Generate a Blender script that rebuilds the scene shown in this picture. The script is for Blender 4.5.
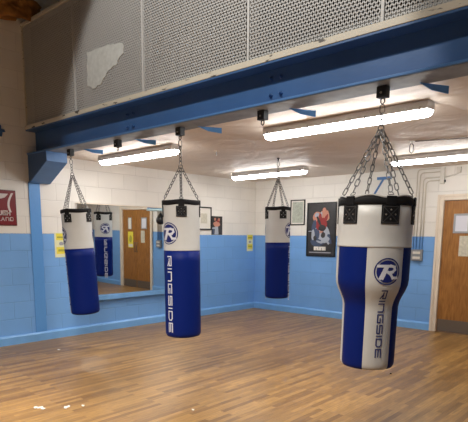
import bpy, bmesh, math, random
from mathutils import Vector, Matrix
random.seed(7)
PI = math.pi
SC = bpy.context.scene
COL = SC.collection
for o in list(bpy.data.objects): bpy.data.objects.remove(o)

# ------------------------------------------------------------------ camera
F_PX, CY = 508.0, 316.8
YAW, PITCH, ROLL = 0.7361, -0.1594, 0.0077
CAM = Vector((6.624, -7.924, 1.461))
fw = Vector((-math.sin(YAW)*math.cos(PITCH), math.cos(YAW)*math.cos(PITCH), math.sin(PITCH)))
rt = Vector((math.cos(YAW), math.sin(YAW), 0)); up = rt.cross(fw)
r2 = rt*math.cos(ROLL) + up*math.sin(ROLL); u2 = -rt*math.sin(ROLL) + up*math.cos(ROLL)
cd = bpy.data.cameras.new('camera'); cam = bpy.data.objects.new('camera', cd); COL.objects.link(cam)
cd.sensor_fit = 'HORIZONTAL'; cd.sensor_width = 36.0; cd.lens = 36.0*F_PX/468.0
cam.matrix_world = Matrix(((r2.x, u2.x, -fw.x, CAM.x), (r2.y, u2.y, -fw.y, CAM.y), (r2.z, u2.z, -fw.z, CAM.z), (0, 0, 0, 1)))
cd.shift_y = (CY-211.0)/468.0
cd.clip_start = 0.05
SC.camera = cam

# ------------------------------------------------------------------ world, lights, exposure
w = bpy.data.worlds.new('world'); SC.world = w; w.use_nodes = True
w.node_tree.nodes['Background'].inputs[0].default_value = (0.6, 0.65, 0.75, 1)
w.node_tree.nodes['Background'].inputs[1].default_value = 0.3
SC.view_settings.view_transform = 'Standard'; SC.view_settings.look = 'None'
SC.view_settings.gamma = 1.0; SC.view_settings.use_curve_mapping = False
SC.view_settings.exposure = 0.22
TUBE = 31.0          # strength of the diffusers of the low ceiling lights
def area(name, loc, target, sx, sy, power, color=(1, .95, .86), spread=PI):
    l = bpy.data.lights.new(name, 'AREA'); l.shape = 'RECTANGLE'; l.size = sx; l.size_y = sy
    l.energy = power; l.color = color; l.spread = spread
    o = bpy.data.objects.new(name, l); COL.objects.link(o); o.location = loc
    o.rotation_euler = (Vector(target)-Vector(loc)).to_track_quat('-Z', 'Y').to_euler()
    return o
# lamps of the tall hall the picture is taken from
area('hall_lamp', (4.6, -7.2, 3.5), (4.0, -7.0, 0), 1.6, 0.4, 95, (1, .93, .84), math.radians(125))
area('hall_lamp', (2.2, -7.4, 3.05), (1.8, -7.2, 0), 1.6, 0.4, 55, (1, .93, .84), math.radians(125))
def spot(name, loc, target, power, deg, blend, color=(1, .96, .9), rad=.05):
    l = bpy.data.lights.new(name, 'SPOT'); l.energy = power; l.spot_size = math.radians(deg); l.spot_blend = blend
    l.color = color; l.shadow_soft_size = rad
    o = bpy.data.objects.new(name, l); COL.objects.link(o); o.location = loc
    o.rotation_euler = (Vector(target)-Vector(loc)).to_track_quat('-Z', 'Y').to_euler()
spot('mesh_fill_spot', (3.6, -6.6, 4.45), (3.3, -4.63, 3.2), 190, 82, .14)  # added unseen spot; its cone edge shapes the shade line on the mesh
spot('mesh_fill_spot', (5.7, -6.7, 4.4), (5.3, -4.63, 3.2), 75, 88, .5)  # second added spot, unseen, to brighten the right of the mesh

# ------------------------------------------------------------------ materials
def mat(name, color, rough=.6, metal=0., bump=0., bscale=60, var=0., vscale=6, emit=None, estr=0, coat=0., spec=.5):
    m = bpy.data.materials.new(name); m.use_nodes = True; nt = m.node_tree; b = nt.nodes['Principled BSDF']
    b.inputs['Base Color'].default_value = (*color, 1); b.inputs['Roughness'].default_value = rough
    b.inputs['Metallic'].default_value = metal; b.inputs['Coat Weight'].default_value = coat
    b.inputs['Specular IOR Level'].default_value = spec
    if emit: b.inputs['Emission Color'].default_value = (*emit, 1); b.inputs['Emission Strength'].default_value = estr
    tc = nt.nodes.new('ShaderNodeTexCoord')
    if bump:
        n = nt.nodes.new('ShaderNodeTexNoise'); n.inputs['Scale'].default_value = bscale; n.inputs['Detail'].default_value = 4
        nt.links.new(tc.outputs['Object'], n.inputs['Vector'])
        bp = nt.nodes.new('ShaderNodeBump'); bp.inputs['Strength'].default_value = bump; bp.inputs['Distance'].default_value = .01
        nt.links.new(n.outputs['Fac'], bp.inputs['Height']); nt.links.new(bp.outputs[0], b.inputs['Normal'])
    if var:
        n = nt.nodes.new('ShaderNodeTexNoise'); n.inputs['Scale'].default_value = vscale; n.inputs['Detail'].default_value = 6
        nt.links.new(tc.outputs['Object'], n.inputs['Vector'])
        cr = nt.nodes.new('ShaderNodeValToRGB'); cr.color_ramp.elements[0].position = .3; cr.color_ramp.elements[1].position = .7
        cr.color_ramp.elements[0].color = (*[c*(1-var) for c in color], 1); cr.color_ramp.elements[1].color = (*[min(1, c*(1+var)) for c in color], 1)
        nt.links.new(n.outputs['Fac'], cr.inputs['Fac']); nt.links.new(cr.outputs[0], b.inputs['Base Color'])
    return m

CREAM = (.85, .82, .76); BLUE = (.19, .42, .82); SPLIT = 1.46
def block_wall(name, axis):
    """painted concrete blocks: cream above, blue below; axis = world axis running along the wall"""
    m = bpy.data.materials.new(name); m.use_nodes = True; nt = m.node_tree; N = nt.nodes; L = nt.links
    b = N['Principled BSDF']
    tc = N.new('ShaderNodeTexCoord'); sp = N.new('ShaderNodeSeparateXYZ'); L.new(tc.outputs['Object'], sp.inputs[0])
    cb = N.new('ShaderNodeCombineXYZ'); L.new(sp.outputs[axis], cb.inputs[0])
    off = N.new('ShaderNodeMath'); off.operation = 'ADD'; off.inputs[1].default_value = -SPLIT + .225*20 ; L.new(sp.outputs[2], off.inputs[0])
    L.new(off.outputs[0], cb.inputs[1])
    br = N.new('ShaderNodeTexBrick'); L.new(cb.outputs[0], br.inputs['Vector'])
    br.inputs['Scale'].default_value = 1; br.inputs['Brick Width'].default_value = .45; br.inputs['Row Height'].default_value = .225
    br.inputs['Mortar Size'].default_value = .0055; br.inputs['Mortar Smooth'].default_value = .6; br.offset = .5
    br.inputs['Color1'].default_value = (1, 1, 1, 1); br.inputs['Color2'].default_value = (.96, .96, .96, 1); br.inputs['Mortar'].default_value = (.89, .89, .89, 1)
    nz = N.new('ShaderNodeTexNoise'); nz.inputs['Scale'].default_value = 60; nz.inputs['Detail'].default_value = 4; L.new(tc.outputs['Object'], nz.inputs['Vector'])
    n2 = N.new('ShaderNodeTexNoise'); n2.inputs['Scale'].default_value = 30; L.new(tc.outputs['Object'], n2.inputs['Vector'])
    # wobbly paint line
    wob = N.new('ShaderNodeMath'); wob.operation = 'MULTIPLY_ADD'; wob.inputs[1].default_value = .012; L.new(n2.outputs['Fac'], wob.inputs[0]); L.new(sp.outputs[2], wob.inputs[2])
    gt = N.new('ShaderNodeMath'); gt.operation = 'GREATER_THAN'; gt.inputs[1].default_value = SPLIT+.006; L.new(wob.outputs[0], gt.inputs[0])
    mx = N.new('ShaderNodeMix'); mx.data_type = 'RGBA'; L.new(gt.outputs[0], mx.inputs[0])
    mx.inputs[6].default_value = (*BLUE, 1); mx.inputs[7].default_value = (*CREAM, 1)
    mul = N.new('ShaderNodeMix'); mul.data_type = 'RGBA'; mul.blend_type = 'MULTIPLY'; mul.inputs[0].default_value = 1
    L.new(mx.outputs[2], mul.inputs[6]); L.new(br.outputs['Color'], mul.inputs[7])
    n3 = N.new('ShaderNodeTexNoise'); n3.inputs['Scale'].default_value = 2.2; n3.inputs['Detail'].default_value = 5; L.new(tc.outputs['Object'], n3.inputs['Vector'])
    mr = N.new('ShaderNodeMapRange'); mr.inputs[3].default_value = .9; mr.inputs[4].default_value = 1.08; L.new(n3.outputs['Fac'], mr.inputs[0])
    mul2 = N.new('ShaderNodeMix'); mul2.data_type = 'RGBA'; mul2.blend_type = 'MULTIPLY'; mul2.inputs[0].default_value = 1
    L.new(mul.outputs[2], mul2.inputs[6]); L.new(mr.outputs[0], mul2.inputs[7]); L.new(mul2.outputs[2], b.inputs['Base Color'])
    h = N.new('ShaderNodeMath'); h.operation = 'MULTIPLY_ADD'; h.inputs[1].default_value = -1.0; L.new(br.outputs['Fac'], h.inputs[0])
    hn = N.new('ShaderNodeMath'); hn.operation = 'MULTIPLY'; hn.inputs[1].default_value = .22; L.new(nz.outputs['Fac'], hn.inputs[0]); L.new(hn.outputs[0], h.inputs[2])
    bp = N.new('ShaderNodeBump'); bp.inputs['Strength'].default_value = .6; bp.inputs['Distance'].default_value = .007
    L.new(h.outputs[0], bp.inputs['Height']); L.new(bp.outputs[0], b.inputs['Normal'])
    b.inputs['Roughness'].default_value = .5
    return m

def floor_mat():
    m = bpy.data.materials.new('strip_wood_floor'); m.use_nodes = True; nt = m.node_tree; N = nt.nodes; L = nt.links; b = N['Principled BSDF']
    tc = N.new('ShaderNodeTexCoord'); sp = N.new('ShaderNodeSeparateXYZ'); L.new(tc.outputs['Object'], sp.inputs[0])
    cb = N.new('ShaderNodeCombineXYZ'); L.new(sp.outputs[1], cb.inputs[0]); L.new(sp.outputs[0], cb.inputs[1])
    br = N.new('ShaderNodeTexBrick'); L.new(cb.outputs[0], br.inputs['Vector']); br.offset = .37; br.offset_frequency = 2
    br.inputs['Scale'].default_value = 1; br.inputs['Brick Width'].default_value = .62; br.inputs['Row Height'].default_value = .048
    br.inputs['Mortar Size'].default_value = .0011; br.inputs['Mortar Smooth'].default_value = .3; br.inputs['Bias'].default_value = -.1
    br.inputs['Color1'].default_value = (.41, .230, .070, 1); br.inputs['Color2'].default_value = (.19, .095, .029, 1); br.inputs['Mortar'].default_value = (.17, .08, .035, 1)
    mp = N.new('ShaderNodeMapping'); mp.inputs['Scale'].default_value = (2.0, 26, 1); L.new(cb.outputs[0], mp.inputs[0])
    g = N.new('ShaderNodeTexNoise'); g.inputs['Scale'].default_value = 3; g.inputs['Detail'].default_value = 7; g.inputs['Roughness'].default_value = .65; L.new(mp.outputs[0], g.inputs['Vector'])
    mr = N.new('ShaderNodeMapRange'); mr.inputs[1].default_value = .3; mr.inputs[2].default_value = .7; mr.inputs[3].default_value = .58; mr.inputs[4].default_value = 1.32; L.new(g.outputs['Fac'], mr.inputs[0])
    mul = N.new('ShaderNodeMix'); mul.data_type = 'RGBA'; mul.blend_type = 'MULTIPLY'; mul.inputs[0].default_value = 1
    L.new(br.outputs['Color'], mul.inputs[6]); L.new(mr.outputs[0], mul.inputs[7])
    n3 = N.new('ShaderNodeTexNoise'); n3.inputs['Scale'].default_value = .9; n3.inputs['Detail'].default_value = 5; L.new(tc.outputs['Object'], n3.inputs['Vector'])
    m3 = N.new('ShaderNodeMapRange'); m3.inputs[1].default_value = .3; m3.inputs[2].default_value = .7; m3.inputs[3].default_value = .82; m3.inputs[4].default_value = 1.15; L.new(n3.outputs['Fac'], m3.inputs[0])
    mul2 = N.new('ShaderNodeMix'); mul2.data_type = 'RGBA'; mul2.blend_type = 'MULTIPLY'; mul2.inputs[0].default_value = 1
    L.new(mul.outputs[2], mul2.inputs[6]); L.new(m3.outputs[0], mul2.inputs[7]); L.new(mul2.outputs[2], b.inputs['Base Color'])
    rr = N.new('ShaderNodeMapRange'); rr.inputs[3].default_value = .26; rr.inputs[4].default_value = .46; L.new(g.outputs['Fac'], rr.inputs[0]); L.new(rr.outputs[0], b.inputs['Roughness'])
    bp = N.new('ShaderNodeBump'); bp.inputs['Strength'].default_value = .25; bp.inputs['Distance'].default_value = .003
    iv = N.new('ShaderNodeMath'); iv.operation = 'MULTIPLY'; iv.inputs[1].default_value = -1; L.new(br.outputs['Fac'], iv.inputs[0])
    L.new(iv.outputs[0], bp.inputs['Height']); L.new(bp.outputs[0], b.inputs['Normal'])
    return m

def wood_door_mat():
    m = bpy.data.materials.new('door_veneer'); m.use_nodes = True; nt = m.node_tree; N = nt.nodes; L = nt.links; b = N['Principled BSDF']
    tc = N.new('ShaderNodeTexCoord'); mp = N.new('ShaderNodeMapping'); mp.inputs['Scale'].default_value = (9, 9, 1.2); L.new(tc.outputs['Object'], mp.inputs[0])
    g = N.new('ShaderNodeTexNoise'); g.inputs['Scale'].default_value = 4; g.inputs['Detail'].default_value = 7; g.inputs['Distortion'].default_value = .6; L.new(mp.outputs[0], g.inputs['Vector'])
    cr = N.new('ShaderNodeValToRGB'); cr.color_ramp.elements[0].position = .32; cr.color_ramp.elements[1].position = .68
    cr.color_ramp.elements[0].color = (.25, .10, .02, 1); cr.color_ramp.elements[1].color = (.42, .185, .042, 1)
    L.new(g.outputs['Fac'], cr.inputs[0]); L.new(cr.outputs[0], b.inputs['Base Color']); b.inputs['Roughness'].default_value = .4
    return m

def ceiling_mat():
    m = mat('painted_board_ceiling', (.76, .665, .57), .55, var=.07, vscale=1.5)
    nt = m.node_tree; N = nt.nodes; L = nt.links; b = N['Principled BSDF']
    tc = N.new('ShaderNodeTexCoord'); n = N.new('ShaderNodeTexNoise'); n.inputs['Scale'].default_value = 1.7; n.inputs['Detail'].default_value = 3; n.inputs['Distortion'].default_value = 1.2
    L.new(tc.outputs['Object'], n.inputs['Vector'])
    bp = N.new('ShaderNodeBump'); bp.inputs['Strength'].default_value = .8; bp.inputs['Distance'].default_value = .035
    L.new(n.outputs['Fac'], bp.inputs['Height']); L.new(bp.outputs[0], b.inputs['Normal'])
    return m

def chipped_mat(name, base, chip):
    m = mat(name, base, .5); nt = m.node_tree; N = nt.nodes; L = nt.links; b = N['Principled BSDF']
    tc = N.new('ShaderNodeTexCoord'); mp = N.new('ShaderNodeMapping'); mp.inputs['Scale'].default_value = (3, 3, 14); L.new(tc.outputs['Object'], mp.inputs[0])
    n = N.new('ShaderNodeTexNoise'); n.inputs['Scale'].default_value = 2.2; n.inputs['Detail'].default_value = 6; L.new(mp.outputs[0], n.inputs['Vector'])
    cr = N.new('ShaderNodeValToRGB'); cr.color_ramp.elements[0].position = .60; cr.color_ramp.elements[1].position = .64
    cr.color_ramp.elements[0].color = (*base, 1); cr.color_ramp.elements[1].color = (*chip, 1)
    L.new(n.outputs['Fac'], cr.inputs[0]); L.new(cr.outputs[0], b.inputs['Base Color'])
    return m

M = dict(
    wall_l=block_wall('block_wall_left', 1), wall_b=block_wall('block_wall_back', 0), floor=floor_mat(), ceil=ceiling_mat(),
    dark=mat('dark_soffit', (.03, .027, .024), .9), base=mat('blue_gloss_skirting', (.19, .43, .80), .35, var=.06),
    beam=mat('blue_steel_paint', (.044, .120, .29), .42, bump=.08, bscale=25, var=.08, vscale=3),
    beam_l=mat('light_blue_and_lit_steel_paint', (.07, .19, .44), .42, var=.06),
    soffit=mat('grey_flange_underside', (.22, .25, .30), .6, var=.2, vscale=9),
    pil=mat('blue_column_and_lit_plate_paint', (.11, .33, .74), .45, bump=.15, bscale=30),
    steel=mat('black_steel', (.012, .014, .02), .45), chrome=mat('chain_metal', (.20, .195, .19), .36, 1.),
    rail=chipped_mat('chipped_cream_rail', (.62, .58, .48), (.10, .09, .08)),
    mesh=mat('galvanised_mesh', (.54, .54, .53), .5, 0.),
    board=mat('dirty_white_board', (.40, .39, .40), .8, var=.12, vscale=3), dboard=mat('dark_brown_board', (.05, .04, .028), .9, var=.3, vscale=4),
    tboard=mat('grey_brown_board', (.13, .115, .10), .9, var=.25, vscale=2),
    white_v=mat('white_vinyl', (.55, .545, .52), .38, bump=.12, bscale=18, var=.04, vscale=5), blue_v=mat('royal_blue_vinyl', (.0010, .012, .135), .5, bump=.12, bscale=14, spec=.15),
    black_v=mat('black_webbing', (.007, .007, .008), .65, bump=.3, bscale=80, spec=.2), navy=mat('navy_print', (.006, .012, .13), .45), silver=mat('silver_white_print', (.62, .63, .68), .45),
    stitch=mat('grey_stitching', (.06, .06, .06), .8), rivet=mat('rivet_metal', (.5, .5, .5), .3, 1.),
    house=mat('grey_light_housing', (.62, .61, .60), .5), clip=mat('light_clip', (.45, .45, .45), .35, .8),
    tube=mat('lit_diffuser', (.9, .9, .9), .4, emit=(1, .985, .96), estr=TUBE),
    frame_w=mat('cream_gloss_trim', (.78, .68, .55), .4, var=.05), wood=wood_door_mat(), kick=mat('brown_grey_kick_plate', (.20, .165, .13), .38, .5),
    blk_frame=mat('black_frame', (.010, .010, .011), .35), paper=mat('off_white_paper', (.78, .75, .68), .7), cert=mat('greenish_print', (.42, .45, .38), .6, var=.25, vscale=40),
    crm=mat('cream_print', (.60, .57, .46), .6, var=.15, vscale=30), greyf=mat('grey_plastic_frame', (.36, .37, .38), .4), pink=mat('pale_notice', (.70, .70, .76), .6),
    yellow=mat('yellow_notice', (.83, .72, .07), .5), ypale=mat('pale_yellow_card', (.80, .80, .52), .5), green_ink=mat('olive_ink', (.42, .40, .06), .6), ink=mat('grey_ink', (.35, .35, .38), .7),
    red=mat('red_enamel', (.20, .007, .012), .32), redd=mat('dark_red_edge', (.12, .01, .01), .4), signw=mat('white_lettering', (.72, .66, .64), .5),
    glass=mat('mirror_glass', (.86, .90, .90), .015, 1.), socket=mat('brushed_switch_steel', (.30, .31, .32), .4, .4), plastic=mat('white_plastic', (.72, .69, .62), .45),
    insul=mat('orange_brown_insulation', (.30, .13, .03), 1., bump=1., bscale=12, var=.5, vscale=9), pboard=mat('pale_blue_board', (.50, .68, .72), .5),
    leather=mat('black_leather', (.014, .012, .012), .4), skin=mat('poster_skin', (.55, .25, .17), .6), p_red=mat('poster_red', (.30, .03, .03), .6), p_wht=mat('poster_white', (.40, .44, .50), .6),
    p_bg=mat('poster_ground', (.035, .034, .036), .4, var=.4, vscale=6), p_blu=mat('poster_blue', (.06, .085, .15), .6), scrap=mat('white_scrap', (.8, .78, .72), .8), dirt=mat('dark_speck', (.05, .03, .02), .9),
    cord=mat('dark_cable', (.10, .07, .05), .7), patch=mat('white_flaky_patch', (.56, .58, .56), .85, bump=.5, bscale=40, var=.1, vscale=20), tile=mat('slab_edge', (.35, .32, .28), .9))

def conduit_mat():
    m = mat('painted_conduit', CREAM, .5); nt = m.node_tree; N = nt.nodes; L = nt.links; b = N['Principled BSDF']
    tc = N.new('ShaderNodeTexCoord'); sp = N.new('ShaderNodeSeparateXYZ'); L.new(tc.outputs['Object'], sp.inputs[0])
    gt = N.new('ShaderNodeMath'); gt.operation = 'GREATER_THAN'; gt.inputs[1].default_value = SPLIT; L.new(sp.outputs[2], gt.inputs[0])
    mx = N.new('ShaderNodeMix'); mx.data_type = 'RGBA'; L.new(gt.outputs[0], mx.inputs[0]); mx.inputs[6].default_value = (.10, .28, .60, 1); mx.inputs[7].default_value = (.62, .57, .48, 1)
    L.new(mx.outputs[2], b.inputs['Base Color']); return m
M['conduit'] = conduit_mat()

# ------------------------------------------------------------------ helpers
class MB:
    def __init__(s): s.v = []; s.f = []; s.m = []; s.mats = []
    def idx(s, m):
        if m not in s.mats: s.mats.append(m)
        return s.mats.index(m)
    def add(s, vs, fs, m=None):
        k = len(s.v); s.v += [tuple(v) for v in vs]; s.f += [tuple(i+k for i in f) for f in fs]
        s.m += [s.idx(m) if m else 0]*len(fs); return s
    def box(s, x0, x1, y0, y1, z0, z1, m=None):
        vs = [(x, y, z) for z in (z0, z1) for y in (y0, y1) for x in (x0, x1)]
        return s.add(vs, [(0, 2, 3, 1), (4, 5, 7, 6), (0, 1, 5, 4), (2, 6, 7, 3), (0, 4, 6, 2), (1, 3, 7, 5)], m)
    def prism(s, pts, d0, d1, plane, m=None):
        """polygon pts extruded along the axis normal to plane ('xz' -> y, 'yz' -> x, 'xy' -> z)"""
        def P(a, b, d): return {'xz': (a, d, b), 'yz': (d, a, b), 'xy': (a, b, d)}[plane]
        n = len(pts); vs = [P(a, b, d0) for a, b in pts] + [P(a, b, d1) for a, b in pts]
        return s.add(vs, [tuple(range(n)), tuple(range(2*n-1, n-1, -1))] + [(i, i+n, (i+1) % n+n, (i+1) % n) for i in range(n)], m)
    def tube(s, path, r, n=8, closed=False, m=None):
        path = [Vector(p) for p in path]; K = len(path); vs = []; fs = []; prev = None
        for i, p in enumerate(path):
            a = path[i-1] if (i > 0 or closed) else p; b = path[(i+1) % K] if (i < K-1 or closed) else p
            t = (b-a).normalized()
            if prev is None:
                h = Vector((0, 0, 1)) if abs(t.z) < .9 else Vector((1, 0, 0)); u = t.cross(h).normalized()
            else: u = (prev - t*prev.dot(t)).normalized()
            prev = u; v = t.cross(u)
            rr = r[i] if isinstance(r, (list, tuple)) else r
            vs += [p+(u*math.cos(2*PI*k/n)+v*math.sin(2*PI*k/n))*rr for k in range(n)]
        for i in range(K if closed else K-1):
            j = (i+1) % K
            fs += [(i*n+k, i*n+(k+1) % n, j*n+(k+1) % n, j*n+k) for k in range(n)]
        if not closed: fs += [tuple(range(n-1, -1, -1)), tuple((K-1)*n+k for k in range(n))]
        return s.add(vs, fs, m)
    def build(s, name, m=None, parent=None, smooth=False, bevel=0., seg=2):
        me = bpy.data.meshes.new(name); me.from_pydata(s.v, [], s.f)
        if s.mats:
            for k in s.mats: me.materials.append(M[k])
            for p, i in zip(me.polygons, s.m): p.material_index = i
        elif m: me.materials.append(M[m])
        bm = bmesh.new(); bm.from_mesh(me); bmesh.ops.recalc_face_normals(bm, faces=bm.faces); bm.to_mesh(me); bm.free()
        if smooth:
            for p in me.polygons: p.use_smooth = True
        o = bpy.data.objects.new(name, me); COL.objects.link(o)
        if parent: o.parent = parent
        if bevel:
            b = o.modifiers.new('bevel', 'BEVEL'); b.width = bevel; b.segments = seg; b.limit_method = 'ANGLE'
        return o
def tag(o, label=None, cat=None, group=None, kind=None):
    if label: o['label'] = label
    if cat: o['category'] = cat
    if group: o['group'] = group
    if kind: o['kind'] = kind
    return o
def thing(name, loc, label, cat, group=None, rot=(0, 0, 0)):
    o = bpy.data.objects.new(name, None); COL.objects.link(o); o.location = loc; o.rotation_euler = rot; o.empty_display_size = .1
    return tag(o, label, cat, group)
def struct(name, mb, m, **k): return tag(mb.build(name, m, **k), kind='structure')

# ------------------------------------------------------------------ the setting
XR, YF, ZT = 7.7, -10.5, 4.9
BY0, BY1, BZ0, BZ1 = -4.66, -4.38, 2.475, 2.785        # beam front / back / bottom / top
CZ = 2.50
DX0, DX1, DZ = 3.71, 4.93, 2.0
struct('floor', MB().box(-.2, XR+.2, YF-.2, .2, -.2, 0), 'floor')
struct('wall_left', MB().box(-.2, 0, YF-.2, .2, 0, ZT), 'wall_l')
wb = MB(); FX0, FX1, FZ = DX0-.085, DX1+.085, DZ+.075
wb.box(0, FX0, 0, .2, 0, ZT); wb.box(FX1, XR, 0, .2, 0, ZT); wb.box(FX0, FX1, 0, .2, FZ, ZT)
struct('wall_back', wb, 'wall_b')
struct('wall_right', MB().box(XR, XR+.2, YF-.2, .2, 0, ZT), 'wall_l')
struct('wall_front', MB().box(0, XR, YF-.2, YF, 0, ZT), 'wall_b')
struct('ceiling', MB().box(0, XR, BY1+.0, 0, CZ, CZ+.30), 'ceil')
struct('ceiling', MB().box(-.2, XR+.2, YF-.2, .2, ZT, ZT+.2), 'dark')
# baseboards with rounded top
def skirt(name, a0, a1, axis):
    prof = [(0, 0), (0, .122), (.016, .118), (.032, .098), (.032, 0)]
    mb = MB()
    if axis == 'y': mb.prism([(x, z) for x, z in prof], a0, a1, 'xz')
    else: mb.prism([(-x, z) for x, z in prof], a0, a1, 'yz')
    return struct(name, mb, 'base')
skirt('baseboard_left', YF, 0, 'y'); skirt('baseboard_back', .032, FX0, 'x')
skirt('baseboard_back', FX1, XR, 'x')
# blue steel column let into the left wall under the beam
struct('trim_1', MB().box(.0, .010, -4.665, -4.505, .123, 2.12), 'pil', bevel=.004)

# door: cream frame, two veneered leaves
door = tag(bpy.data.objects.new('door_1', None), kind='structure'); COL.objects.link(door); door.location = (DX0, 0, 0)
fr = MB(); w_ = DX1-DX0
fr.box(-.085, 0, -.03, .12, 0, DZ+.075); fr.box(w_, w_+.085, -.03, .12, 0, DZ+.075); fr.box(0, w_, -.03, .12, DZ, DZ+.075)
fr.box(-.095, -.06, -.045, -.03, 0, DZ+.085); fr.box(w_+.06, w_+.095, -.045, -.03, 0, DZ+.085); fr.box(-.06, w_+.06, -.045, -.03, DZ+.05, DZ+.085)
fr.build('door_frame', 'frame_w', door, bevel=.004)
for k in (0, 1):
    a = .004+k*(w_/2); b = a+w_/2-.008
    lf = MB().box(a, b, .0, .045, .008, DZ-.004).build('door_leaf', 'wood', door, bevel=.002)
    MB().box(a+.01, b-.01, -.003, 0, .015, .20).build('kick_plate', 'kick', lf)
    hx = b-.05 if k == 0 else a+.05
    h = MB(); h.tube([(hx, -.0, .93), (hx, -.04, .94), (hx, -.045, 1.02), (hx, -.045, 1.08), (hx, -.04, 1.16), (hx, 0, 1.17)], .009)
    h.build('pull_handle', 'kick', lf, smooth=True)

# ------------------------------------------------------------------ beam
beam = thing('steel_beam', (0, 0, 0), 'long blue painted steel beam spanning the room overhead below the wire mesh', 'beam')
YM = (BY0+BY1)/2; T = .018
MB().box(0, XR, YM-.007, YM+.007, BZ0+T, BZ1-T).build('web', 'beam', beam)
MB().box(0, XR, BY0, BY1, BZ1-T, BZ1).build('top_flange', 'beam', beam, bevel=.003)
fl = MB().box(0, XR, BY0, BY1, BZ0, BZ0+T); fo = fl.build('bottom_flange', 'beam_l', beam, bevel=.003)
tag(MB().box(.0, XR, BY0+.015, BY1-.01, BZ0-.002, BZ0+.001).build('flange_underside', 'soffit', fo), 'grey underside')
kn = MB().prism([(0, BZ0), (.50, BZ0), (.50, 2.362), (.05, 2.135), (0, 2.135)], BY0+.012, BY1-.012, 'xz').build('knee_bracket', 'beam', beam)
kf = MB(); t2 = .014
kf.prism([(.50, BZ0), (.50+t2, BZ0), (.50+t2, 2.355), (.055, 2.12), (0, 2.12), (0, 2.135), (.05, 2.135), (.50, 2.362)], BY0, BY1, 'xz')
kf.build('knee_flange', 'beam_l', kn)  # lighter than the bracket: light on this face is put into its colour
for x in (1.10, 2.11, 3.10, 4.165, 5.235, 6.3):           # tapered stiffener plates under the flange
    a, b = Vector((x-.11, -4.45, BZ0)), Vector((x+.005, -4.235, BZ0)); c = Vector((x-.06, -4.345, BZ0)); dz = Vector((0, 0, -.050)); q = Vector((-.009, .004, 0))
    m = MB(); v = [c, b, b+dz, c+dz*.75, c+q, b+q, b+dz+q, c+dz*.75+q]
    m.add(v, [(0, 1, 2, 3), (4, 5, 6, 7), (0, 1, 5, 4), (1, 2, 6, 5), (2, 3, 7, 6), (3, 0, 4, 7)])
    m.add([a, c, c+dz*.75, a+q, c+q, c+dz*.75+q], [(0, 1, 2), (3, 4, 5), (0, 1, 4, 3), (1, 2, 5, 4), (2, 0, 3, 5)]); m.build('stiffener_plate', 'pil', beam)  # lighter column blue puts the light on these plates into their colour
for x0 in (2.07, 3.98, 5.9):                                 # bolt pairs in the web
    for dx in (-.05, .05):
        for z in (2.575, 2.70):
            b = MB(); b.tube([(x0+dx, YM-.005, z), (x0+dx, YM-.020, z)], .017, 6); b.tube([(x0+dx, YM-.020, z), (x0+dx, YM-.038, z)], .010, 8)
            b.build('bolt', 'beam', beam)
HOOKS = [(.84, 0), (1.815, 0), (2.826, 0), (3.842, 0), (4.902, 0)]
names = ['black steel bracket nearest the left wall under the blue beam', 'black steel bracket with no bag between the two leftmost bags', 'black steel bracket above the middle punch bag',
         'empty black steel bracket under the beam left of the big bag', 'black steel bracket carrying the big tapered bag']
for (x, _), lb in zip(HOOKS, names):
    h = thing('beam_clamp', (x, YM, BZ0-.003), lb, 'bracket', 'black brackets under the beam')
    b = MB(); b.box(-.036, .036, -.03, .03, -.075, 0); b.build('clamp_block', 'steel', h, bevel=.004)
    MB().tube([(0, -.03, -.045), (0, -.038, -.045)], .008, 6).build('bolt', 'rivet', h)
    e = MB(); e.tube([(0, .0, -.072), (.014, 0, -.085), (.014, 0, -.103), (0, 0, -.115), (-.014, 0, -.103), (-.014, 0, -.085)], .0045, 6, closed=True)
    e.build('eye_loop', 'steel', h, smooth=True)

# ------------------------------------------------------------------ mesh partition on the beam
part = thing('mesh_partition', (0, -4.635, BZ1), 'long grey expanded metal mesh screen standing on top of the blue beam', 'mesh screen')
PH = 1.235; XE = 6.6
MB().box(0.0, XE, -.03, .03, 0, .048).build('bottom_rail', 'rail', part, bevel=.003)
MB().box(0.0, XE, -.02, .02, PH, PH+.04).build('top_rail', 'rail', part, bevel=.003)
SEAM = [0.0, 1.18, 2.42, 3.765, 4.915, 6.2]
for i, x in enumerate(SEAM): MB().box(x+.005, x+.027, -.012, .010, .048, PH).build('upright', 'mesh' if i else 'rail', part)
CWd, CHt = .031, .047
for a, b in zip(SEAM, SEAM[1:]+[XE]):
    vs = []; fs = []
    def strut(p, q):
        k = len(vs); d = Vector((q[0]-p[0], q[1]-p[1])).normalized(); n = Vector((-d.y, d.x))*.0043; t = .0030
        for (c, dy) in ((p, 0), (q, 0)):
            for sx, sy in ((1, -1), (1, 1), (-1, 1), (-1, -1)):
                vs.append((c[0]+n.x*sx, sy*t, c[1]+n.y*sx))
        fs.extend([(k, k+1, k+5, k+4), (k+1, k+2, k+6, k+5), (k+2, k+3, k+7, k+6), (k+3, k, k+4, k+7)])
    nx = int((b-a-.03)/CWd); nz = int((PH-.058)/CHt)
    for i in range(nx):
        for j in range(nz+1):
            x = a+.03+i*CWd; z = .058+j*CHt
            if z+CHt > PH+.03: continue
            l, r, c = (x, z+CHt/2), (x+CWd, z+CHt/2), x+CWd/2
            strut(l, (c, z)); strut((c, z), r); strut(l, (c, z+CHt)); strut((c, z+CHt), r)
    MB().add(vs, fs).build('mesh_panel', 'mesh', part)
# boards fixed behind the mesh
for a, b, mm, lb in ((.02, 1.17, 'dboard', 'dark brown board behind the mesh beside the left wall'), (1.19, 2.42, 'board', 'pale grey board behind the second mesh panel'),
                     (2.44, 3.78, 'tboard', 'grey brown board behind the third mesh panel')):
    tag(MB().box(a, b, -4.53, -4.52, BZ1+.005, BZ1+PH+.02).build('backing_board', mm), lb, 'board')
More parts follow.
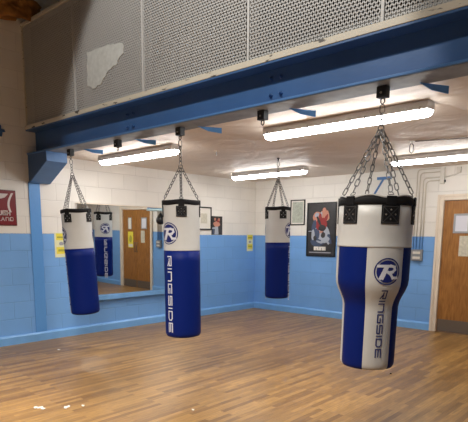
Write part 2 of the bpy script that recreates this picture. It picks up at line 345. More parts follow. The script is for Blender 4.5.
# ragged white patch
def ragged(pts, amp, n):
    out = []
    for i, p in enumerate(pts):
        q = pts[(i+1) % len(pts)]
        for k in range(n):
            t = k/n; out.append((p[0]+(q[0]-p[0])*t+random.uniform(-amp, amp), p[1]+(q[1]-p[1])*t+random.uniform(-amp, amp)))
    return out
pt = ragged([(1.47, 3.07), (1.60, 3.01), (1.75, 3.06), (1.85, 3.14), (1.98, 3.17), (2.12, 3.26), (2.14, 3.35), (1.93, 3.385), (1.47, 3.40)], .012, 6)
tag(MB().prism(pt, -4.646, -4.640, 'xz').build('flaky_patch', 'patch'), 'ragged flaky white patch stuck on the mesh screen', 'patch')
# insulation bundle hanging in the upper left corner
ins = bpy.data.meshes.new('insulation'); bm = bmesh.new(); bmesh.ops.create_icosphere(bm, subdivisions=4, radius=1)
import mathutils
for v in bm.verts:
    n = mathutils.noise.noise(v.co*1.7)*.45 + mathutils.noise.noise(v.co*4.5)*.22 + mathutils.noise.noise(v.co*11)*.08
    v.co = v.co*(1+n)
    v.co = Vector((v.co.x*.17, v.co.y*.46, v.co.z*.17))
bm.to_mesh(ins); bm.free(); ins.materials.append(M['insul'])
for p in ins.polygons: p.use_smooth = True
io = bpy.data.objects.new('insulation_bundle', ins); COL.objects.link(io); io.location = (.20, -5.02, 4.17)
tag(io, 'ragged orange brown insulation bundle high in the top left corner', 'insulation')
# blue steel pad on left wall
tag(MB().prism(ragged([(-5.3, 2.66), (-4.975, 2.66), (-4.96, 2.71), (-4.925, 2.72), (-4.93, 2.745), (-4.97, 2.75), (-4.98, 2.795), (-5.3, 2.795)], .004, 3), .0005, .012, 'yz').build('blue_wall_plate', 'beam'), 'small blue painted plate on the cream wall left of the beam end', 'plate')

# ------------------------------------------------------------------ ceiling lights
def batten(x0, x1, y, lb, L=None):
    z = CZ; t = thing('fluorescent_light', ((x0+x1)/2, y, z), lb, 'ceiling light', 'lit fluorescent battens on the low ceiling'); hl = (x1-x0)/2
    MB().prism([(-.055, 0), (-.066, -.02), (-.070, -.066), (.070, -.066), (.066, -.02), (.055, 0)], -hl, hl, 'yz').build('housing', 'house', t, bevel=.004)
    n = 10; prof = [(-.064, -.066)] + [(-.064*math.cos(PI*k/n), -.070-.046*math.sin(PI*k/n)) for k in range(n+1)] + [(.064, -.066)]
    mb = MB(); K = len(prof); ends = [(-hl+.0, .55), (-hl+.012, .85), (-hl+.035, 1.), (hl-.035, 1.), (hl-.012, .85), (hl, .55)]
    vs = []
    for xe, s in ends: vs += [(xe, a*s, -.066+(b+.066)*s) for a, b in prof]
    fs = [(i*K+k, i*K+k+1, (i+1)*K+k+1, (i+1)*K+k) for i in range(len(ends)-1) for k in range(K-1)] + [tuple(range(K)), tuple((len(ends)-1)*K+k for k in range(K-1, -1, -1))]
    mb.add(vs, fs).build('diffuser', 'tube', t, smooth=True)
    for xx in (-hl+.06, -hl*.35, hl*.35, hl-.06):
        for s in (-1, 1): MB().box(xx-.008, xx+.008, s*.072-.004, s*.072+.004, -.086, -.045).build('clip', 'clip', t)
    return t
batten(.47, 1.99, -3.83, 'lit fluorescent batten near the left wall left of the middle bag')
batten(.60, 2.08, -1.31, 'lit fluorescent batten behind the chains of the far bag')
batten(3.335, 4.965, -3.83, 'long lit fluorescent batten behind the chain of the big bag')
batten(3.47, 5.02, -1.32, 'lit fluorescent batten nearest the door cut by the right edge')

# ------------------------------------------------------------------ punch bags
def lathe(profile, n=48, zs=None):
    mb = MB(); vs = []; K = len(profile)
    for r, z in profile: vs += [(r*math.sin(2*PI*k/n), -r*math.cos(2*PI*k/n), z) for k in range(n)]
    fs = [(i*n+k, i*n+(k+1) % n, (i+1)*n+(k+1) % n, (i+1)*n+k) for i in range(K-1) for k in range(n)]
    fs += [tuple(range(n)), tuple((K-1)*n+k for k in range(n))]
    return mb.add(vs, fs)
def surf(rf, a, z, eps):
    r = rf(z)+eps; return (r*math.sin(a), -r*math.cos(a), z)
def patch(mb, rf, a0, z0, pts_grid, faces, th=.0012):
    """put a flat 2D mesh (u right, v up, metres) on the bag's surface"""
    n = len(pts_grid); vs = []
    for e in (th, .0002):
        for u, v in pts_grid: vs.append(surf(rf, a0+u/rf(z0+v), z0+v, e))
    mb.add(vs[:n], faces)
LET = {'R': (1, [[(0, 0), (0, 1), (1, 1), (1, .45), (.25, .45)], [(.45, .45), (1, 0)]]), 'I': (.0, [[(0, 0), (0, 1)]]), 'N': (1, [[(0, 0), (0, 1), (.85, 1), (1, .85), (1, 0)]]),
       'G': (1, [[(1, 1), (0, 1), (0, 0), (1, 0), (1, .5), (.5, .5)]]), 'S': (1, [[(1, 1), (0, 1), (0, .5), (1, .5), (1, 0), (0, 0)]]),
       'D': (1, [[(0, 0), (0, 1), (.8, 1), (1, .75), (1, .25), (.8, 0), (0, 0)]]), 'E': (1, [[(1, 1), (0, 1), (0, 0), (1, 0)], [(0, .5), (.95, .5)]])}
def ribbon(poly, w):
    """2D ribbon quads, cut into short steps so they bend with the surface"""
    out = []
    for p, q in zip(poly, poly[1:]):
        p = Vector(p); q = Vector(q); d = (q-p).normalized(); n = Vector((-d.y, d.x))*w/2; p = p-d*w/2; q = q+d*w/2
        k = max(1, int((q-p).length/.02))
        for i in range(k):
            a = p+(q-p)*(i/k); b = p+(q-p)*((i+1)/k); out.append([a-n, b-n, b+n, a+n])
    return out
def lettering(rf, a0, ztop, length, height, parent, ink, word='RINGSIDE', w=.011):
    tot = sum(LET[c][0] for c in word); gap = .36; scale = length/(tot+gap*(len(word)-1)); x = 0; j = 0
    for c in word:
        wd, strokes = LET[c]; mb = MB()
        for st in strokes:
            P = [(x+px*wd, py) for px, py in st]
            P2 = [((py-.5)*height, -(px)*scale) for px, py in P]     # reading direction runs down, letter tops face right
            for q in ribbon(P2, w):
                j += 1; patch(mb, rf, a0, ztop, [tuple(v) for v in q], [(0, 1, 2, 3)], th=.0012+.0001*(j % 5))
        x += wd+gap; mb.build('letter', ink, parent)
def ring_grid(r0, r1, n=40, k=1):
    pts = []; fs = []
    for i in range(k+1):
        r = r0+(r1-r0)*i/k; pts += [(r*math.cos(2*PI*t/n), r*math.sin(2*PI*t/n)) for t in range(n)]
    for i in range(k): fs += [(i*n+t, i*n+(t+1) % n, (i+1)*n+(t+1) % n, (i+1)*n+t) for t in range(n)]
    return pts, fs
def logo(rf, a0, z0, R, parent):
    mb = MB()
    p, f = ring_grid(R*.91, R); patch(mb, rf, a0, z0, p, f)
    p, f = ring_grid(.001, R*.82, k=4); patch(mb, rf, a0, z0, p, f)
    o = mb.build('round_logo', 'navy', parent)
    lm = MB(); W = R*.20; j = 0
    for st in ([(-.70, .40), (.30, .40)], [(.25, .42), (.52, .34), (.56, .14), (.40, -.02), (.08, -.07)], [(-.02, .36), (-.14, .0), (-.36, -.50)], [(-.16, .36), (-.30, .0), (-.52, -.50)], [(.05, -.05), (.24, -.20), (.42, -.46), (.74, -.46)]):
        for q in ribbon([(a*R, b*R) for a, b in st], W):
            j += 1; patch(lm, rf, a0, z0, [tuple(v) for v in q], [(0, 1, 2, 3)], th=.0024+.0001*(j % 6))
    lm.build('logo_letter', 'silver', o)
def chain(p, q, link=.048, wr=.0040, wid=.0125):
    p = Vector(p); q = Vector(q); d = q-p; L = d.length; n = max(2, round(L/(link-2*wr-.003))); step = L/n; d.normalize()
    h = Vector((0, 0, 1)) if abs(d.z) < .9 else Vector((1, 0, 0)); u = d.cross(h).normalized(); v = d.cross(u)
    mb = MB(); hl = step/2+wr
    for i in range(n):
        c = p+d*step*(i+.5); s = (u+v).normalized() if i % 2 else (u-v).normalized(); pts = []
        for t in range(5): a = PI*t/4; pts.append(c+d*(hl-wid+wid*math.sin(a))+s*wid*math.cos(a))
        for t in range(5): a = PI+PI*t/4; pts.append(c+d*(-(hl-wid)+wid*math.sin(a))+s*wid*math.cos(a))
        mb.tube(pts, wr, 5, closed=True)
    return mb
def straps(root, rf, ztop, angles, sz=.052, neck=.028, rivets=False):
    for a in angles:
        mb = MB()
        def pad(u0, u1, v0, v1, th):
            n = 6; vs = []
            for e in (0., th):
                for vv in (v0, v1):
                    for i in range(n+1):
                        u = u0+(u1-u0)*i/n; vs.append(surf(lambda z: rf(min(z, ztop-.001)), a+u/rf(ztop-.05), vv, e+.001))
            W = n+1; fs = []
            for i in range(n):
                fs += [(i, i+1, W+i+1, W+i), (2*W+i, 2*W+i+1, 3*W+i+1, 3*W+i), (i, i+1, 2*W+i+1, 2*W+i), (W+i, W+i+1, 3*W+i+1, 3*W+i)]
            fs += [(0, W, 3*W, 2*W), (n, W+n, 3*W+n, 2*W+n)]
            mb.add(vs, fs)
        zc = ztop-.055-sz
        pad(-sz, sz, zc-sz, zc+sz, .006); pad(-neck, neck, zc+sz, ztop+.004, .009)
        st = mb.build('strap', 'black_v', root, bevel=.0015)
        sm = MB(); j = 0
        e = sz*.84
        for P in ([(-e, -e), (e, e)], [(-e, e), (e, -e)], [(-e, -e), (e, -e), (e, e), (-e, e), (-e, -e)]):
            for q in ribbon(P, .0028): j += 1; patch(sm, rf, a, zc, [tuple(v) for v in q], [(0, 1, 2, 3)], th=.0078+.0001*(j % 3))
        sm.build('stitching', 'stitch', st)
        for du, dv in ((0, .5), (0, -.5), (.5, 0), (-.5, 0)):
            c = Vector(surf(rf, a+du*sz/rf(zc), zc+dv*sz, .006)); n = Vector((math.sin(a), -math.cos(a), 0))
            MB().tube([c, c+n*.004], [.0065, .004], 8).build('rivet', 'rivet', st)
        # D ring on top of strap
        c = Vector(surf(lambda z: rf(ztop-.01)-.012, a, ztop+.012, 0)); tn = Vector((math.cos(a), math.sin(a), 0)); inn = Vector((-math.sin(a), math.cos(a), 1.2)).normalized()
        dr = MB(); dr.tube([c-tn*.018, c-tn*.018+inn*.014, c-tn*.009+inn*.026, c+tn*.009+inn*.026, c+tn*.018+inn*.014, c+tn*.018], .003, 6, closed=True)
        dr.build('d_ring', 'chrome', root, smooth=True)
def az_to_cam(x, y): return math.atan2(CAM.y-y, CAM.x-x)+PI/2
def hang(root, ringz, ztop, rf, angles, link=.045):
    """clip, single chain, ring and the splayed chains"""
    c = MB(); c.tube([(0, 0, -.002), (.015, 0, -.015), (.015, 0, -.055), (0, 0, -.07), (-.015, 0, -.055), (-.015, 0, -.015)], .004, 6, closed=True)
    c.build('snap_hook', 'chrome', root, smooth=True)
    chain((0, 0, -.064), (0, 0, ringz+.012), link).build('chain', 'chrome', root, smooth=True)
    rg = MB(); n = 14
    rg.tube([(.019*math.cos(2*PI*k/n), 0, ringz-.006+.019*math.sin(2*PI*k/n)) for k in range(n)], .0045, 6, closed=True)
    rg.build('hanging_ring', 'chrome', root, smooth=True)
    for a in angles:
        e = Vector(surf(lambda z: rf(ztop-.01)-.020, a, ztop+.032, 0))
        chain((.010*math.sin(a), -.010*math.cos(a), ringz-.02), e, link).build('chain', 'chrome', root, smooth=True)
def punch_bag(x, y, zh, drop, L, r, ringdrop, rot, tilt, lb):
    """classic straight bag; local -Y looks at the photographer, angle grows to the right"""
    root = thing('punch_bag', (x, y, zh), lb, 'punch bag', 'straight white and blue punch bags', (0, -tilt, az_to_cam(x, y)))
    zt = -drop; zb = -drop-L; zs = zt-.477
    rf = lambda z: r
    lathe([(r*.80, zb), (r*.93, zb+.008), (r*.99, zb+.028), (r, zb+.05)] + [(r*(1+.006*math.sin(i*2.1)), zb+.05+(zs-zb-.05)*i/8) for i in range(1, 8)] + [(r, zs)]).build('lower_cover', 'blue_v', root, smooth=True)
    lathe([(r, zs), (r+.0015, zs+.004), (r, zs+.012), (r*.998, zs+.2), (r, zt-.04), (r*.995, zt-.012)]).build('upper_cover', 'white_v', root, smooth=True)
    n = 48; mb = MB(); vs = []
    prof = [(r+.001, zt-.042), (r+.005, zt-.038), (r+.006, zt-.01), (r+.002, zt+.004), (r-.01, zt+.003), (r-.03, zt-.012), (.004, zt-.014)]
    for rr, z in prof: vs += [(rr*math.sin(2*PI*k/n), -rr*math.cos(2*PI*k/n), z+(.004*math.cos(4*(2*PI*k/n-rot)) if rr > r else 0)) for k in range(n)]
    fs = [(i*n+k, i*n+(k+1) % n, (i+1)*n+(k+1) % n, (i+1)*n+k) for i in range(len(prof)-1) for k in range(n)]
    mb.add(vs, fs).build('top_band', 'black_v', root, smooth=True)
    A = [rot+k*PI/2 for k in range(4)]
    straps(root, rf, zt, A, sz=.050)
    hang(root, -ringdrop, zt, rf, A)
    for la in (rot-PI/4, rot+3*PI/4):
        logo(rf, la, zt-.312, .105, root)
        lettering(rf, la+.02, zs-.055, .74, .044, root, 'silver', w=.011)
    return root
D = math.radians
ZH = BZ0-.003-.112
punch_bag(.84, YM, ZH, ZH-1.757, 1.30, .180, .175, D(-35), D(3.1), 'left punch bag hanging askew from the beam nearest the left wall')
punch_bag(2.826, YM, ZH, ZH-1.785, 1.335, .178, .245, D(0), D(.5), 'middle punch bag with a crossed black strap facing front, hung from the beam')
punch_bag(2.25, -2.22, 2.455, 2.455-1.842, 1.25, .171, .22, D(115), D(.6), 'far punch bag hung from the ceiling beside the back corner')

# the big tapered bag
def big_bag(x, y, zh):
    root = thing('punch_bag', (x, y, zh), 'big tapered white and blue punch bag at the front right with a broad top', 'punch bag', None, (0, D(.65), az_to_cam(x, y)))
    zt = 1.722-zh; L = 1.205; zb = zt-L; R0, R1 = .257, .195
    def rf(z):
        s = (zt-z)
        if s < .57: return R0*(1-.012*s)
        if s > .76: return R1-(s-.76)*.005
        t = (s-.57)/.19; t = t*t*(3-2*t); return R0*(.9933)*(1-t)+R1*t
    # upper white skirt
    zs = zt-.335
    lathe([(rf(zs)+.002, zs), (rf(zs)+.005, zs+.003), (rf(zs)+.002, zs+.012), (rf(zs+.1)+.001, zs+.1), (rf(zs+.2)+.001, zs+.2), (rf(zt)-.002, zt-.02)], 60).build('upper_cover', 'white_v', root, smooth=True)
    # six gores below
    g0 = D(-9); W = PI/3
    zz = [zs-(zs-zb-.04)*i/22 for i in range(23)]
    for k in range(6):
        mb = MB(); vs = []; n = 10
        prof = [(rf(z), z) for z in zz] + [(rf(zb)*.985, zb+.02), (rf(zb)*.94, zb+.006), (rf(zb)*.85, zb), (.002, zb-.002)]
        for rr, z in prof:
            for i in range(n+1):
                a = g0+W*(k+i/n); e = .004*math.sin(PI*i/n)**.5*min(1, rr/.1); vs.append(((rr+e-.003)*math.sin(a), -(rr+e-.003)*math.cos(a), z))
        fs = [(j*(n+1)+i, j*(n+1)+i+1, (j+1)*(n+1)+i+1, (j+1)*(n+1)+i) for j in range(len(prof)-1) for i in range(n)]
        o = mb.add(vs, fs).build('side_panel', 'white_v' if k % 2 == 0 else 'blue_v', root, smooth=True)
        o['label'] = 'white panel' if k % 2 == 0 else 'royal blue panel'
    n = 60; mb = MB(); vs = []
    rr0 = rf(zt)
    prof = [(rr0+.001, zt-.054, 0), (rr0+.006, zt-.048, 0), (rr0+.006, zt-.02, 1), (rr0-.002, zt-.002, 1), (rr0-.02, zt, 1), (rr0-.04, zt-.02, 0), (.004, zt-.03, 0)]
    rot = D(-41)
    for rr, z, wv in prof: vs += [(rr*math.sin(2*PI*k/n), -rr*math.cos(2*PI*k/n), z+wv*.009*math.cos(6*(2*PI*k/n-rot))*-1) for k in range(n)]
    fs = [(i*n+k, i*n+(k+1) % n, (i+1)*n+(k+1) % n, (i+1)*n+k) for i in range(len(prof)-1) for k in range(n)]
    mb.add(vs, fs).build('top_band', 'black_v', root, smooth=True)
    rim = MB(); rim.tube([((rr0-.004)*math.sin(2*PI*k/n), -(rr0-.004)*math.cos(2*PI*k/n), zt+.004-.009*math.cos(6*(2*PI*k/n-rot))) for k in range(n)], .005, 6, closed=True)
    rim.build('rim_piping', 'white_v', root, smooth=True)
    A = [rot+k*W for k in range(6)]
    A[1] = D(22); 
    straps(root, rf, zt, A, sz=.062, neck=.034)
    hang(root, -.155, zt, rf, A, link=.058)
    for la in (D(23), D(23)+PI):
        logo(lambda z: rf(z)+.003, la, zt-.495, .092, root)
        lettering(lambda z: rf(z)+.0035, la-D(1), 1.095-zh, .475, .037, root, 'navy', w=.0080)
    return root
big_bag(4.902, YM, ZH)

# ------------------------------------------------------------------ ceiling hook behind big bag, far bag's hook, small ceiling fitting
hk = thing('ceiling_hook', (2.25, -2.22, CZ), 'small dark hook in the ceiling holding the far bag', 'hook')
b = MB(); b.tube([(0, 0, 0), (0, 0, -.012)], .022, 10); b.tube([(0, 0, -.012), (0, 0, -.03)], .008, 8); b.build('base_plate', 'steel', hk)
b = MB(); b.tube([(.0, 0, -.024), (.011, 0, -.032), (.011, 0, -.037), (0, 0, -.044), (-.011, 0, -.037), (-.011, 0, -.032)], .0035, 6, closed=True); b.build('eye_loop', 'steel', hk)
hk = thing('ceiling_hook', (4.147, -2.291, CZ), 'long empty metal snap hook hanging from the ceiling right of the big bag chains', 'hook')
b = MB(); b.tube([(0, 0, 0), (0, 0, -.01)], .03, 12); b.tube([(0, 0, -.01), (0, 0, -.028)], .007, 8); b.build('base_plate', 'plastic', hk)
b = MB(); b.tube([(0, 0, -.022), (.021, 0, -.045), (.021, 0, -.11), (0, 0, -.13), (-.021, 0, -.11), (-.021, 0, -.045)], .005, 7, closed=True)
b.build('snap_hook', 'chrome', hk, smooth=True); hk.rotation_euler = (0, 0, D(50))
tag(MB().tube([(4.18, -2.28, CZ-.005), (4.7, -2.14, CZ-.008), (5.4, -2.05, CZ-.005), (7.6, -2.0, CZ-.006)], .005, 6).build('ceiling_cable', 'cord', smooth=True), 'thin dark cable running along the ceiling right of the empty hook', 'cable')
cf = thing('ceiling_fitting', (2.01, -3.18, CZ), 'tiny metal stub in the ceiling right of the middle bag chains', 'ceiling fitting')
MB().tube([(0, 0, 0), (0, 0, -.01)], .03, 10).build('base_plate', 'ceil', cf); MB().tube([(0, 0, -.01), (0, 0, -.05)], .010, 8).build('stub', 'clip', cf)

# ------------------------------------------------------------------ mirror
mir = thing('wall_mirror', (0.0, 0, 0), 'large wall mirror above a blue ledge, seen between the left and middle bags', 'mirror')
MY0, MY1, MZ0, MZ1 = -3.98, -1.85, .56, 1.885
MB().add([(.022, MY0, MZ0), (.064, MY1, MZ0), (.0775, MY1, MZ1), (.0355, MY0, MZ1), (.004, MY0, MZ0), (.004, MY1, MZ0), (.004, MY1, MZ1), (.004, MY0, MZ1)],
         [(0, 1, 2, 3), (4, 5, 6, 7), (0, 1, 5, 4), (1, 2, 6, 5), (2, 3, 7, 6), (3, 0, 4, 7)]).build('glass', 'glass', mir)
MB().prism([(0, .485), (.076, .485), (.076, .555), (.002, .558)], MY0-.02, MY1+.02, 'xz').build('bottom_ledge', 'base', mir)
tag(MB()  .box(.001, .078, MY0, MY1, MZ1+.001, MZ1+.012).build('top_strip', 'frame_w', mir), 'thin cream strip')

# ------------------------------------------------------------------ wall hung items
def frame_on(axis, a0, a1, z0, z1, border, lb, cat, name, inner, group=None, fm='blk_frame', depth=.018, mount=None, mb_w=.0):
    """framed sheet; axis 'x' = left wall plane x=0 (a along y), 'y' = back wall plane y=0 (a along x)"""
    def P(a, d, z): return (d, a, z) if axis == 'x' else (a, -d, z)
    c = (a0+a1)/2; t = thing(name, P(c, 0.001, z0), lb, cat, group)
    def bx(mb, u0, u1, v0, v1, d0, d1):
        if axis == 'x': mb.box(d0, d1, u0-c, u1-c, v0-z0, v1-z0)
        else: mb.box(u0-c, u1-c, -d1, -d0, v0-z0, v1-z0)
    if border:
        f = MB(); bx(f, a0, a0+border, z0, z1, 0, depth); bx(f, a1-border, a1, z0, z1, 0, depth); bx(f, a0+border, a1-border, z0, z0+border, 0, depth); bx(f, a0+border, a1-border, z1-border, z1, 0, depth)
        f.build('frame', fm, t)
    s = MB(); bx(s, a0+border, a1-border, z0+border, z1-border, .0, depth*.5); s.build('mount' if mount else 'print', mount or inner, t)
    if mount:
        s = MB(); k = mb_w; bx(s, a0+border+k, a1-border-k, z0+border+k*1.1, z1-border-k*1.1, depth*.5, depth*.5+.001); s.build('print', inner, t)
    return t, bx
frame_on('x', -1.63, -1.256, 1.55, 1.955, .022, 'black framed certificate on cream mount behind the middle bag', 'picture', 'picture_frame', 'crm', mount='paper', mb_w=.085)
frame_on('y', .868, 1.19, 1.655, 2.115, .018, 'black framed grey green print beside the far bag, left of the boxing poster', 'picture', 'picture_frame', 'cert', mount='paper', mb_w=.022)
# polygons printed on posters
def printed(t, axis, polys, c, z0, d):
    for k, (m, nm, pts) in enumerate(polys):
        mb = MB(); dd = d+.0006*(k+1)
        vs = [((dd, a-c, z-z0) if axis == 'x' else (a-c, -dd, z-z0)) for a, z in pts]
        vs2 = [((d-.003, a-c, z-z0) if axis == 'x' else (a-c, -(d-.003), z-z0)) for a, z in pts]; n = len(pts)
        mb.add(vs+vs2, [tuple(range(n)), tuple(range(2*n-1, n-1, -1))]+[(i, (i+1) % n, (i+1) % n+n, i+n) for i in range(n)]); mb.build(nm, m, t)
def blob(cx, cz, rx, rz, n=14, rot=0, jag=.12):
    return [(cx+(rx*math.cos(2*PI*k/n)*math.cos(rot)-rz*math.sin(2*PI*k/n)*math.sin(rot))*(1+random.uniform(-jag, jag)), cz+(rx*math.cos(2*PI*k/n)*math.sin(rot)+rz*math.sin(2*PI*k/n)*math.cos(rot))*(1+random.uniform(-jag, jag))) for k in range(n)]
t, _ = frame_on('y', 1.245, 1.858, 1.09, 2.05, .024, 'tall dark boxing poster in black frame on the back wall', 'poster', 'boxing_poster', 'p_bg')
def G(px, pz): return (1.245+.613*px, 1.09+.96*pz)      # poster coordinates 0..1
def gb(x, z, rx, rz, rot=0): return blob(1.245+.613*x, 1.09+.96*z, rx*.613, rz*.96, rot=rot)
printed(t, 'y', [('p_wht', 'printed_rope', [G(.06, .46), G(.3, .47), G(.3, .485), G(.06, .475)]),
    ('p_blu', 'printed_shorts', gb(.45, .32, .30, .13, .2)), ('p_wht', 'printed_figure', gb(.42, .42, .26, .08, -.5)), ('p_wht', 'printed_figure', gb(.70, .42, .10, .19, .3)), ('p_blu', 'printed_figure', gb(.36, .42, .10, .10)),
    ('skin', 'printed_figure', gb(.38, .73, .17, .10, -.3)), ('skin', 'printed_figure', gb(.62, .75, .16, .11, .5)), ('p_red', 'printed_figure', gb(.50, .60, .20, .12, .2)), ('p_wht', 'printed_figure', gb(.34, .77, .08, .04, .5)),
    ('p_blu', 'printed_figure', gb(.25, .55, .07, .13, -.2)), ('p_wht', 'printed_figure', gb(.23, .40, .06, .10)), ('p_bg', 'printed_figure', gb(.42, .66, .04, .10, .5)), ('p_red', 'printed_figure', gb(.66, .70, .05, .09, -.4)),
    ('p_bg', 'printed_figure', gb(.58, .40, .07, .06)), ('skin', 'printed_figure', gb(.52, .47, .07, .03, .6)), ('p_wht', 'printed_figure', gb(.50, .78, .03, .05)), ('p_bg', 'printed_figure', gb(.30, .34, .05, .05)), ('p_wht', 'printed_figure', gb(.46, .27, .11, .02, -.3)), ('p_blu', 'printed_figure', gb(.80, .33, .05, .10, .3)),
    ('skin', 'printed_figure', gb(.60, .86, .06, .045)), ('p_bg', 'printed_figure', gb(.54, .53, .12, .06)), ('p_wht', 'printed_figure', gb(.66, .31, .16, .05, .3)), ('p_red', 'printed_figure', gb(.47, .74, .05, .06)),
    ('paper', 'title_block', [G(.28, .115), G(.68, .115), G(.68, .185), G(.28, .185)]), ('p_bg', 'title_mark', [G(.36, .115), G(.375, .115), G(.375, .16), G(.36, .16)]),
    ('p_bg', 'title_mark', [G(.45, .135), G(.463, .135), G(.463, .185), G(.45, .185)]), ('p_bg', 'title_mark', [G(.545, .115), G(.558, .115), G(.558, .165), G(.545, .165)]), ('ink', 'small_print', [G(.12, .065), G(.86, .065), G(.86, .085), G(.12, .085)])],
    (1.245+1.858)/2, 1.09, .009)
t, _ = frame_on('x', -1.245, -.965, 1.465, 1.80, .006, 'small dark boxer photo poster right of the black framed certificate', 'poster', 'boxer_photo', 'p_bg', depth=.006)
cy = -1.105
printed(t, 'x', [('p_wht', 'printed_figure', [(-1.17, 1.47), (-1.06, 1.47), (-1.075, 1.62), (-1.15, 1.62)]), ('skin', 'printed_figure', blob(-1.11, 1.66, .085, .05)), ('p_wht', 'printed_figure', blob(-1.17, 1.585, .07, .018)),
    ('p_red', 'printed_figure', blob(-1.07, 1.72, .04, .03)), ('skin', 'printed_figure', blob(-1.05, 1.74, .022, .028)), ('skin', 'printed_figure', blob(-1.155, 1.745, .022, .028)), ('p_blu', 'printed_figure', [(-1.22, 1.47), (-1.185, 1.47), (-1.185, 1.57), (-1.22, 1.57)])], cy, 1.465, .003)
# yellow notices
def notice(a0, a1, z0, z1, lb):
    t, _ = frame_on('x', a0, a1, z0, z1, 0, lb, 'notice', 'yellow_notice', 'ypale', depth=.006); c = (a0+a1)/2; W = a1-a0; H = z1-z0
    def R(x0, x1, y0, y1): return [(a0+W*x0, z0+H*y0), (a0+W*x1, z0+H*y0), (a0+W*x1, z0+H*y1), (a0+W*x0, z0+H*y1)]
    printed(t, 'x', [('yellow', 'yellow_band', R(.12, .95, .70, .97)), ('green_ink', 'printed_bar', R(.2, .85, .78, .85)), ('yellow', 'yellow_band', R(.12, .95, .14, .42)), ('green_ink', 'printed_bar', R(.25, .85, .24, .33)), ('ink', 'printed_symbol', blob(c, z0+H*.56, W*.18, H*.07))], c, z0, .003)
notice(-4.33, -4.13, 1.135, 1.475, 'yellow and white notice on the left wall behind the left bag')
notice(-.255, -.075, 1.15, 1.475, 'yellow and white notice near the far corner of the room')
# red sign
sg = thing('wall_sign', (0, -5.10, 1.56), 'red enamel sign with white lettering on the cream wall, cut by the left edge', 'sign')
MB().box(.001, .014, -.30, .257, 0, .447).build('sign_plate', 'redd', sg, bevel=.006); MB().box(.0135, .016, -.288, .243, .014, .433).build('red_face', 'red', sg)
sw = MB(); k = 12
arc = [(.165+.0*t, 0) for t in range(2)]
cpts = [(.195-.055*math.sin(PI*(t/k)*.8), .41-.24*t/k) for t in range(k+1)]
for p, q in zip(cpts, cpts[1:]): sw.add([(.0168, p[0], p[1]), (.0168, q[0], q[1]), (.0168, q[0]+.028, q[1]), (.0168, p[0]+.028, p[1])], [(0, 1, 2, 3)])
top = [(-.28, .335), (.06, .335), (.11, .352), (.14, .38), (.155, .40), (-.28, .40)]
sw.add([(.0168, a, b) for a, b in top], [tuple(range(len(top)))])
sw.build('white_scroll', 'signw', sg)
LET.update({'O': (1, [[(0, 0), (0, 1), (1, 1), (1, 0), (0, 0)]]), 'U': (1, [[(0, 1), (0, 0), (1, 0), (1, 1)]]), 'H': (1, [[(0, 0), (0, 1)], [(1, 0), (1, 1)], [(0, .5), (1, .5)]]),
            'L': (.9, [[(0, 1), (0, 0), (1, 0)]]), 'A': (1, [[(0, 0), (.5, 1), (1, 0)], [(.22, .35), (.78, .35)]])})
def flat_word(word, right, z, s, h, parent, w):
    tot = sum(LET[c][0] for c in word)+.5*(len(word)-1); x = right-tot*s
    for c in word:
        wd, st = LET[c]; mb = MB()
        for P in st:
            for q in ribbon([(x+a*wd*s, z+b*h) for a, b in P], w):
                mb.add([(.0175, v.x, v.y) for v in q], [(0, 1, 2, 3)])
        x += (wd+.5)*s; mb.build('letter', 'signw', parent)
flat_word('OUGH', .165, .135, .036, .048, sg, .014); flat_word('LAND', .205, .062, .038, .042, sg, .009)

# notices on the door leaf (rest against the door)
frame_on('y', 3.865, 4.10, 1.515, 1.80, .028, 'grey framed notice fixed high on the brown door', 'notice', 'door_notice', 'pink', fm='greyf', depth=.014)
tag(MB().box(3.965, 4.13, -.0035, -.0005, 1.175, 1.475).build('door_paper', 'crm'), 'cream paper sheet taped to the door under the grey framed notice', 'notice')
frame_on('y', 4.53, 4.68, 1.50, 1.80, .015, 'small framed notice on the right door leaf, seen in the mirror', 'notice', 'door_notice', 'paper', fm='greyf', depth=.012)
t, _ = frame_on('y', 4.47, 4.70, 1.03, 1.44, 0, 'yellow poster on the right door leaf, seen in the mirror', 'poster', 'yellow_poster', 'yellow', depth=.004)
printed(t, 'y', [('green_ink', 'printed_figure', blob(4.585, 1.25, .06, .10)), ('paper', 'printed_band', [(4.49, 1.05), (4.68, 1.05), (4.68, 1.12), (4.49, 1.12)])], 4.585, 1.03, .002)

# electrical box, conduits and trunking on the back wall
bx = thing('socket_box', (3.345, 0, 1.085), 'double metal socket box on the blue wall left of the door', 'socket')
MB().box(-.09, .09, -.052, -.001, 0, .175).build('back_box', 'socket', bx, bevel=.008)
for z in (.02, .098): MB().box(-.06, .06, -.058, -.052, z+.008, z+.046).build('socket_plate', 'plastic', bx, bevel=.003)
for k, (x, zt) in enumerate(((3.272, 2.50), (3.318, 2.43), (3.372, 2.35), (3.416, 2.29))):
    zt = [2.478, 2.425, 2.345, 2.30][k]; r = .05 if k < 3 else .06
    path = [(x, -.016, 1.26), (x, -.016, zt-r)] + [(x+r-r*math.cos(PI/2*i/5), -.016, zt-r+r*math.sin(PI/2*i/5)) for i in range(1, 6)] + [(3.628, -.016, zt)]
    tag(MB().tube(path, .0085, 8).build('conduit', 'conduit', smooth=True), ['outermost thin conduit rising from the socket box', 'second thin conduit from the left rising from the socket box', 'third thin conduit from the left rising from the socket box', 'innermost thin conduit rising from the socket box to the trunking'][k], 'conduit', 'conduits above the socket box')
tr = thing('cable_trunking', (3.66, 0, 2.25), 'white vertical cable trunking above and left of the door', 'trunking')
MB().box(-.03, .03, -.05, -.001, 0, .235).build('trunk_body', 'plastic', tr, bevel=.003); MB().box(.028, .045, -.035, -.005, .02, .05).build('end_cap', 'steel', tr)
tb = thing('junction_box', (3.89, 0, 2.39), 'small white junction box with arm above the door', 'junction box')
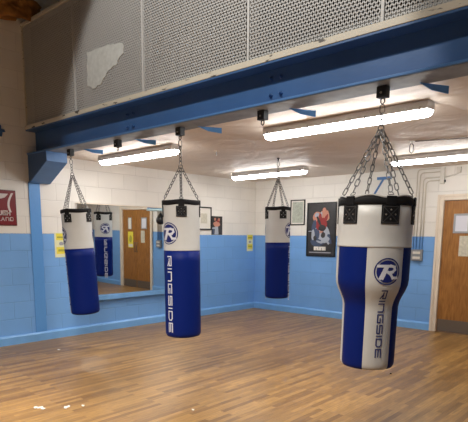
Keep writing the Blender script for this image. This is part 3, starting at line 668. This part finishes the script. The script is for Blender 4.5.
MB().box(-.03, .03, -.045, -.001, 0, .085).build('box_body', 'plastic', tb, bevel=.003); MB().tube([(.0, -.02, .0), (-.05, -.02, -.02), (-.195, -.02, -.05)], .009, 8).build('curved_pipe', 'plastic', tb, smooth=True)

# ------------------------------------------------------------------ speed ball platform behind the big bag
sp = thing('speedball_platform', (2.64, 0, 0), 'pale blue speedball platform on blue steel brackets, seen in the mirror', 'speedball platform')
n = 28; b = MB(); b.prism([(.31*math.cos(2*PI*k/n), -.52+.31*math.sin(2*PI*k/n)) for k in range(n)], 1.93, 1.975, 'xy'); b.build('round_board', 'pboard', sp, bevel=.006)
for x in (-.2, .2):
    b = MB(); b.box(x-.02, x+.02, -.72, -.002, 1.977, 2.012); b.build('arm', 'beam_l', sp)
    MB().box(x-.03, x+.03, -.006, -.001, 1.90, 2.06).build('wall_plate', 'beam_l', sp)
MB().box(.20, .42, -.50, -.46, 2.315, 2.355).build('cross_bar', 'beam_l', sp); MB().tube([(.30, -.48, 2.33), (.10, -.48, 2.01)], .016, 8).build('strut', 'beam_l', sp)
ball = thing('speed_ball', (2.64, -.52, 1.93), 'black leather pear shaped speed ball under the platform, seen in the mirror', 'speed ball')
prof = [(.004, -.30), (.05, -.292), (.085, -.26), (.10, -.21), (.088, -.155), (.058, -.10), (.03, -.06), (.012, -.04)]
lathe(prof, 24).build('ball', 'leather', ball, smooth=True); MB().tube([(0, 0, -.04), (0, 0, -.001)], .006, 6).build('swivel', 'chrome', ball)

# ------------------------------------------------------------------ scraps on the floor
def curl(x, y, r, a, lb, w=.022):
    mb = MB(); n = 8; vs = []
    for i in range(n+1):
        t = a+i/n*2.6; rr = r*(1+.25*math.sin(i*1.9))
        for s in (-1, 1): vs.append((rr*math.cos(t)+s*w*.5*math.cos(t), rr*math.sin(t)+s*w*.5*math.sin(t), .002+.007*(s+1)/2+.003*math.sin(i*2)**2))
    fs = [(2*i, 2*i+1, 2*i+3, 2*i+2) for i in range(n)]
    o = mb.add(vs, fs).build('paper_scrap', 'scrap'); o.location = (x, y, 0)
    s = o.modifiers.new('solid', 'SOLIDIFY'); s.thickness = .0015; s.offset = 1
    return tag(o, lb, 'scrap', 'white scraps on the floor')
curl(2.66, -6.00, .045, .6, 'curled white scrap on the floor at the lower left')
curl(2.81, -5.80, .025, 2.2, 'small crumpled white scrap right of the curled one')
curl(2.86, -5.70, .014, .2, 'tiny white fleck right of the crumpled scrap', .012)
curl(3.62, -5.12, .010, .2, 'tiny pale fleck on the floor in front of the middle bag', .01)
curl(.75, -4.75, .012, 1, 'tiny white fleck by the left baseboard', .012)
o = MB().tube([(0, 0, .001), (.004, 0, .004), (.012, .004, .007), (.02, .004, .002)], [.004, .007, .006, .002], 7).build('dirt_speck', 'dirt', smooth=True); o.location = (4.314, -2.871, 0)
tag(o, 'tiny dark speck on the floor right of the big bag', 'speck')
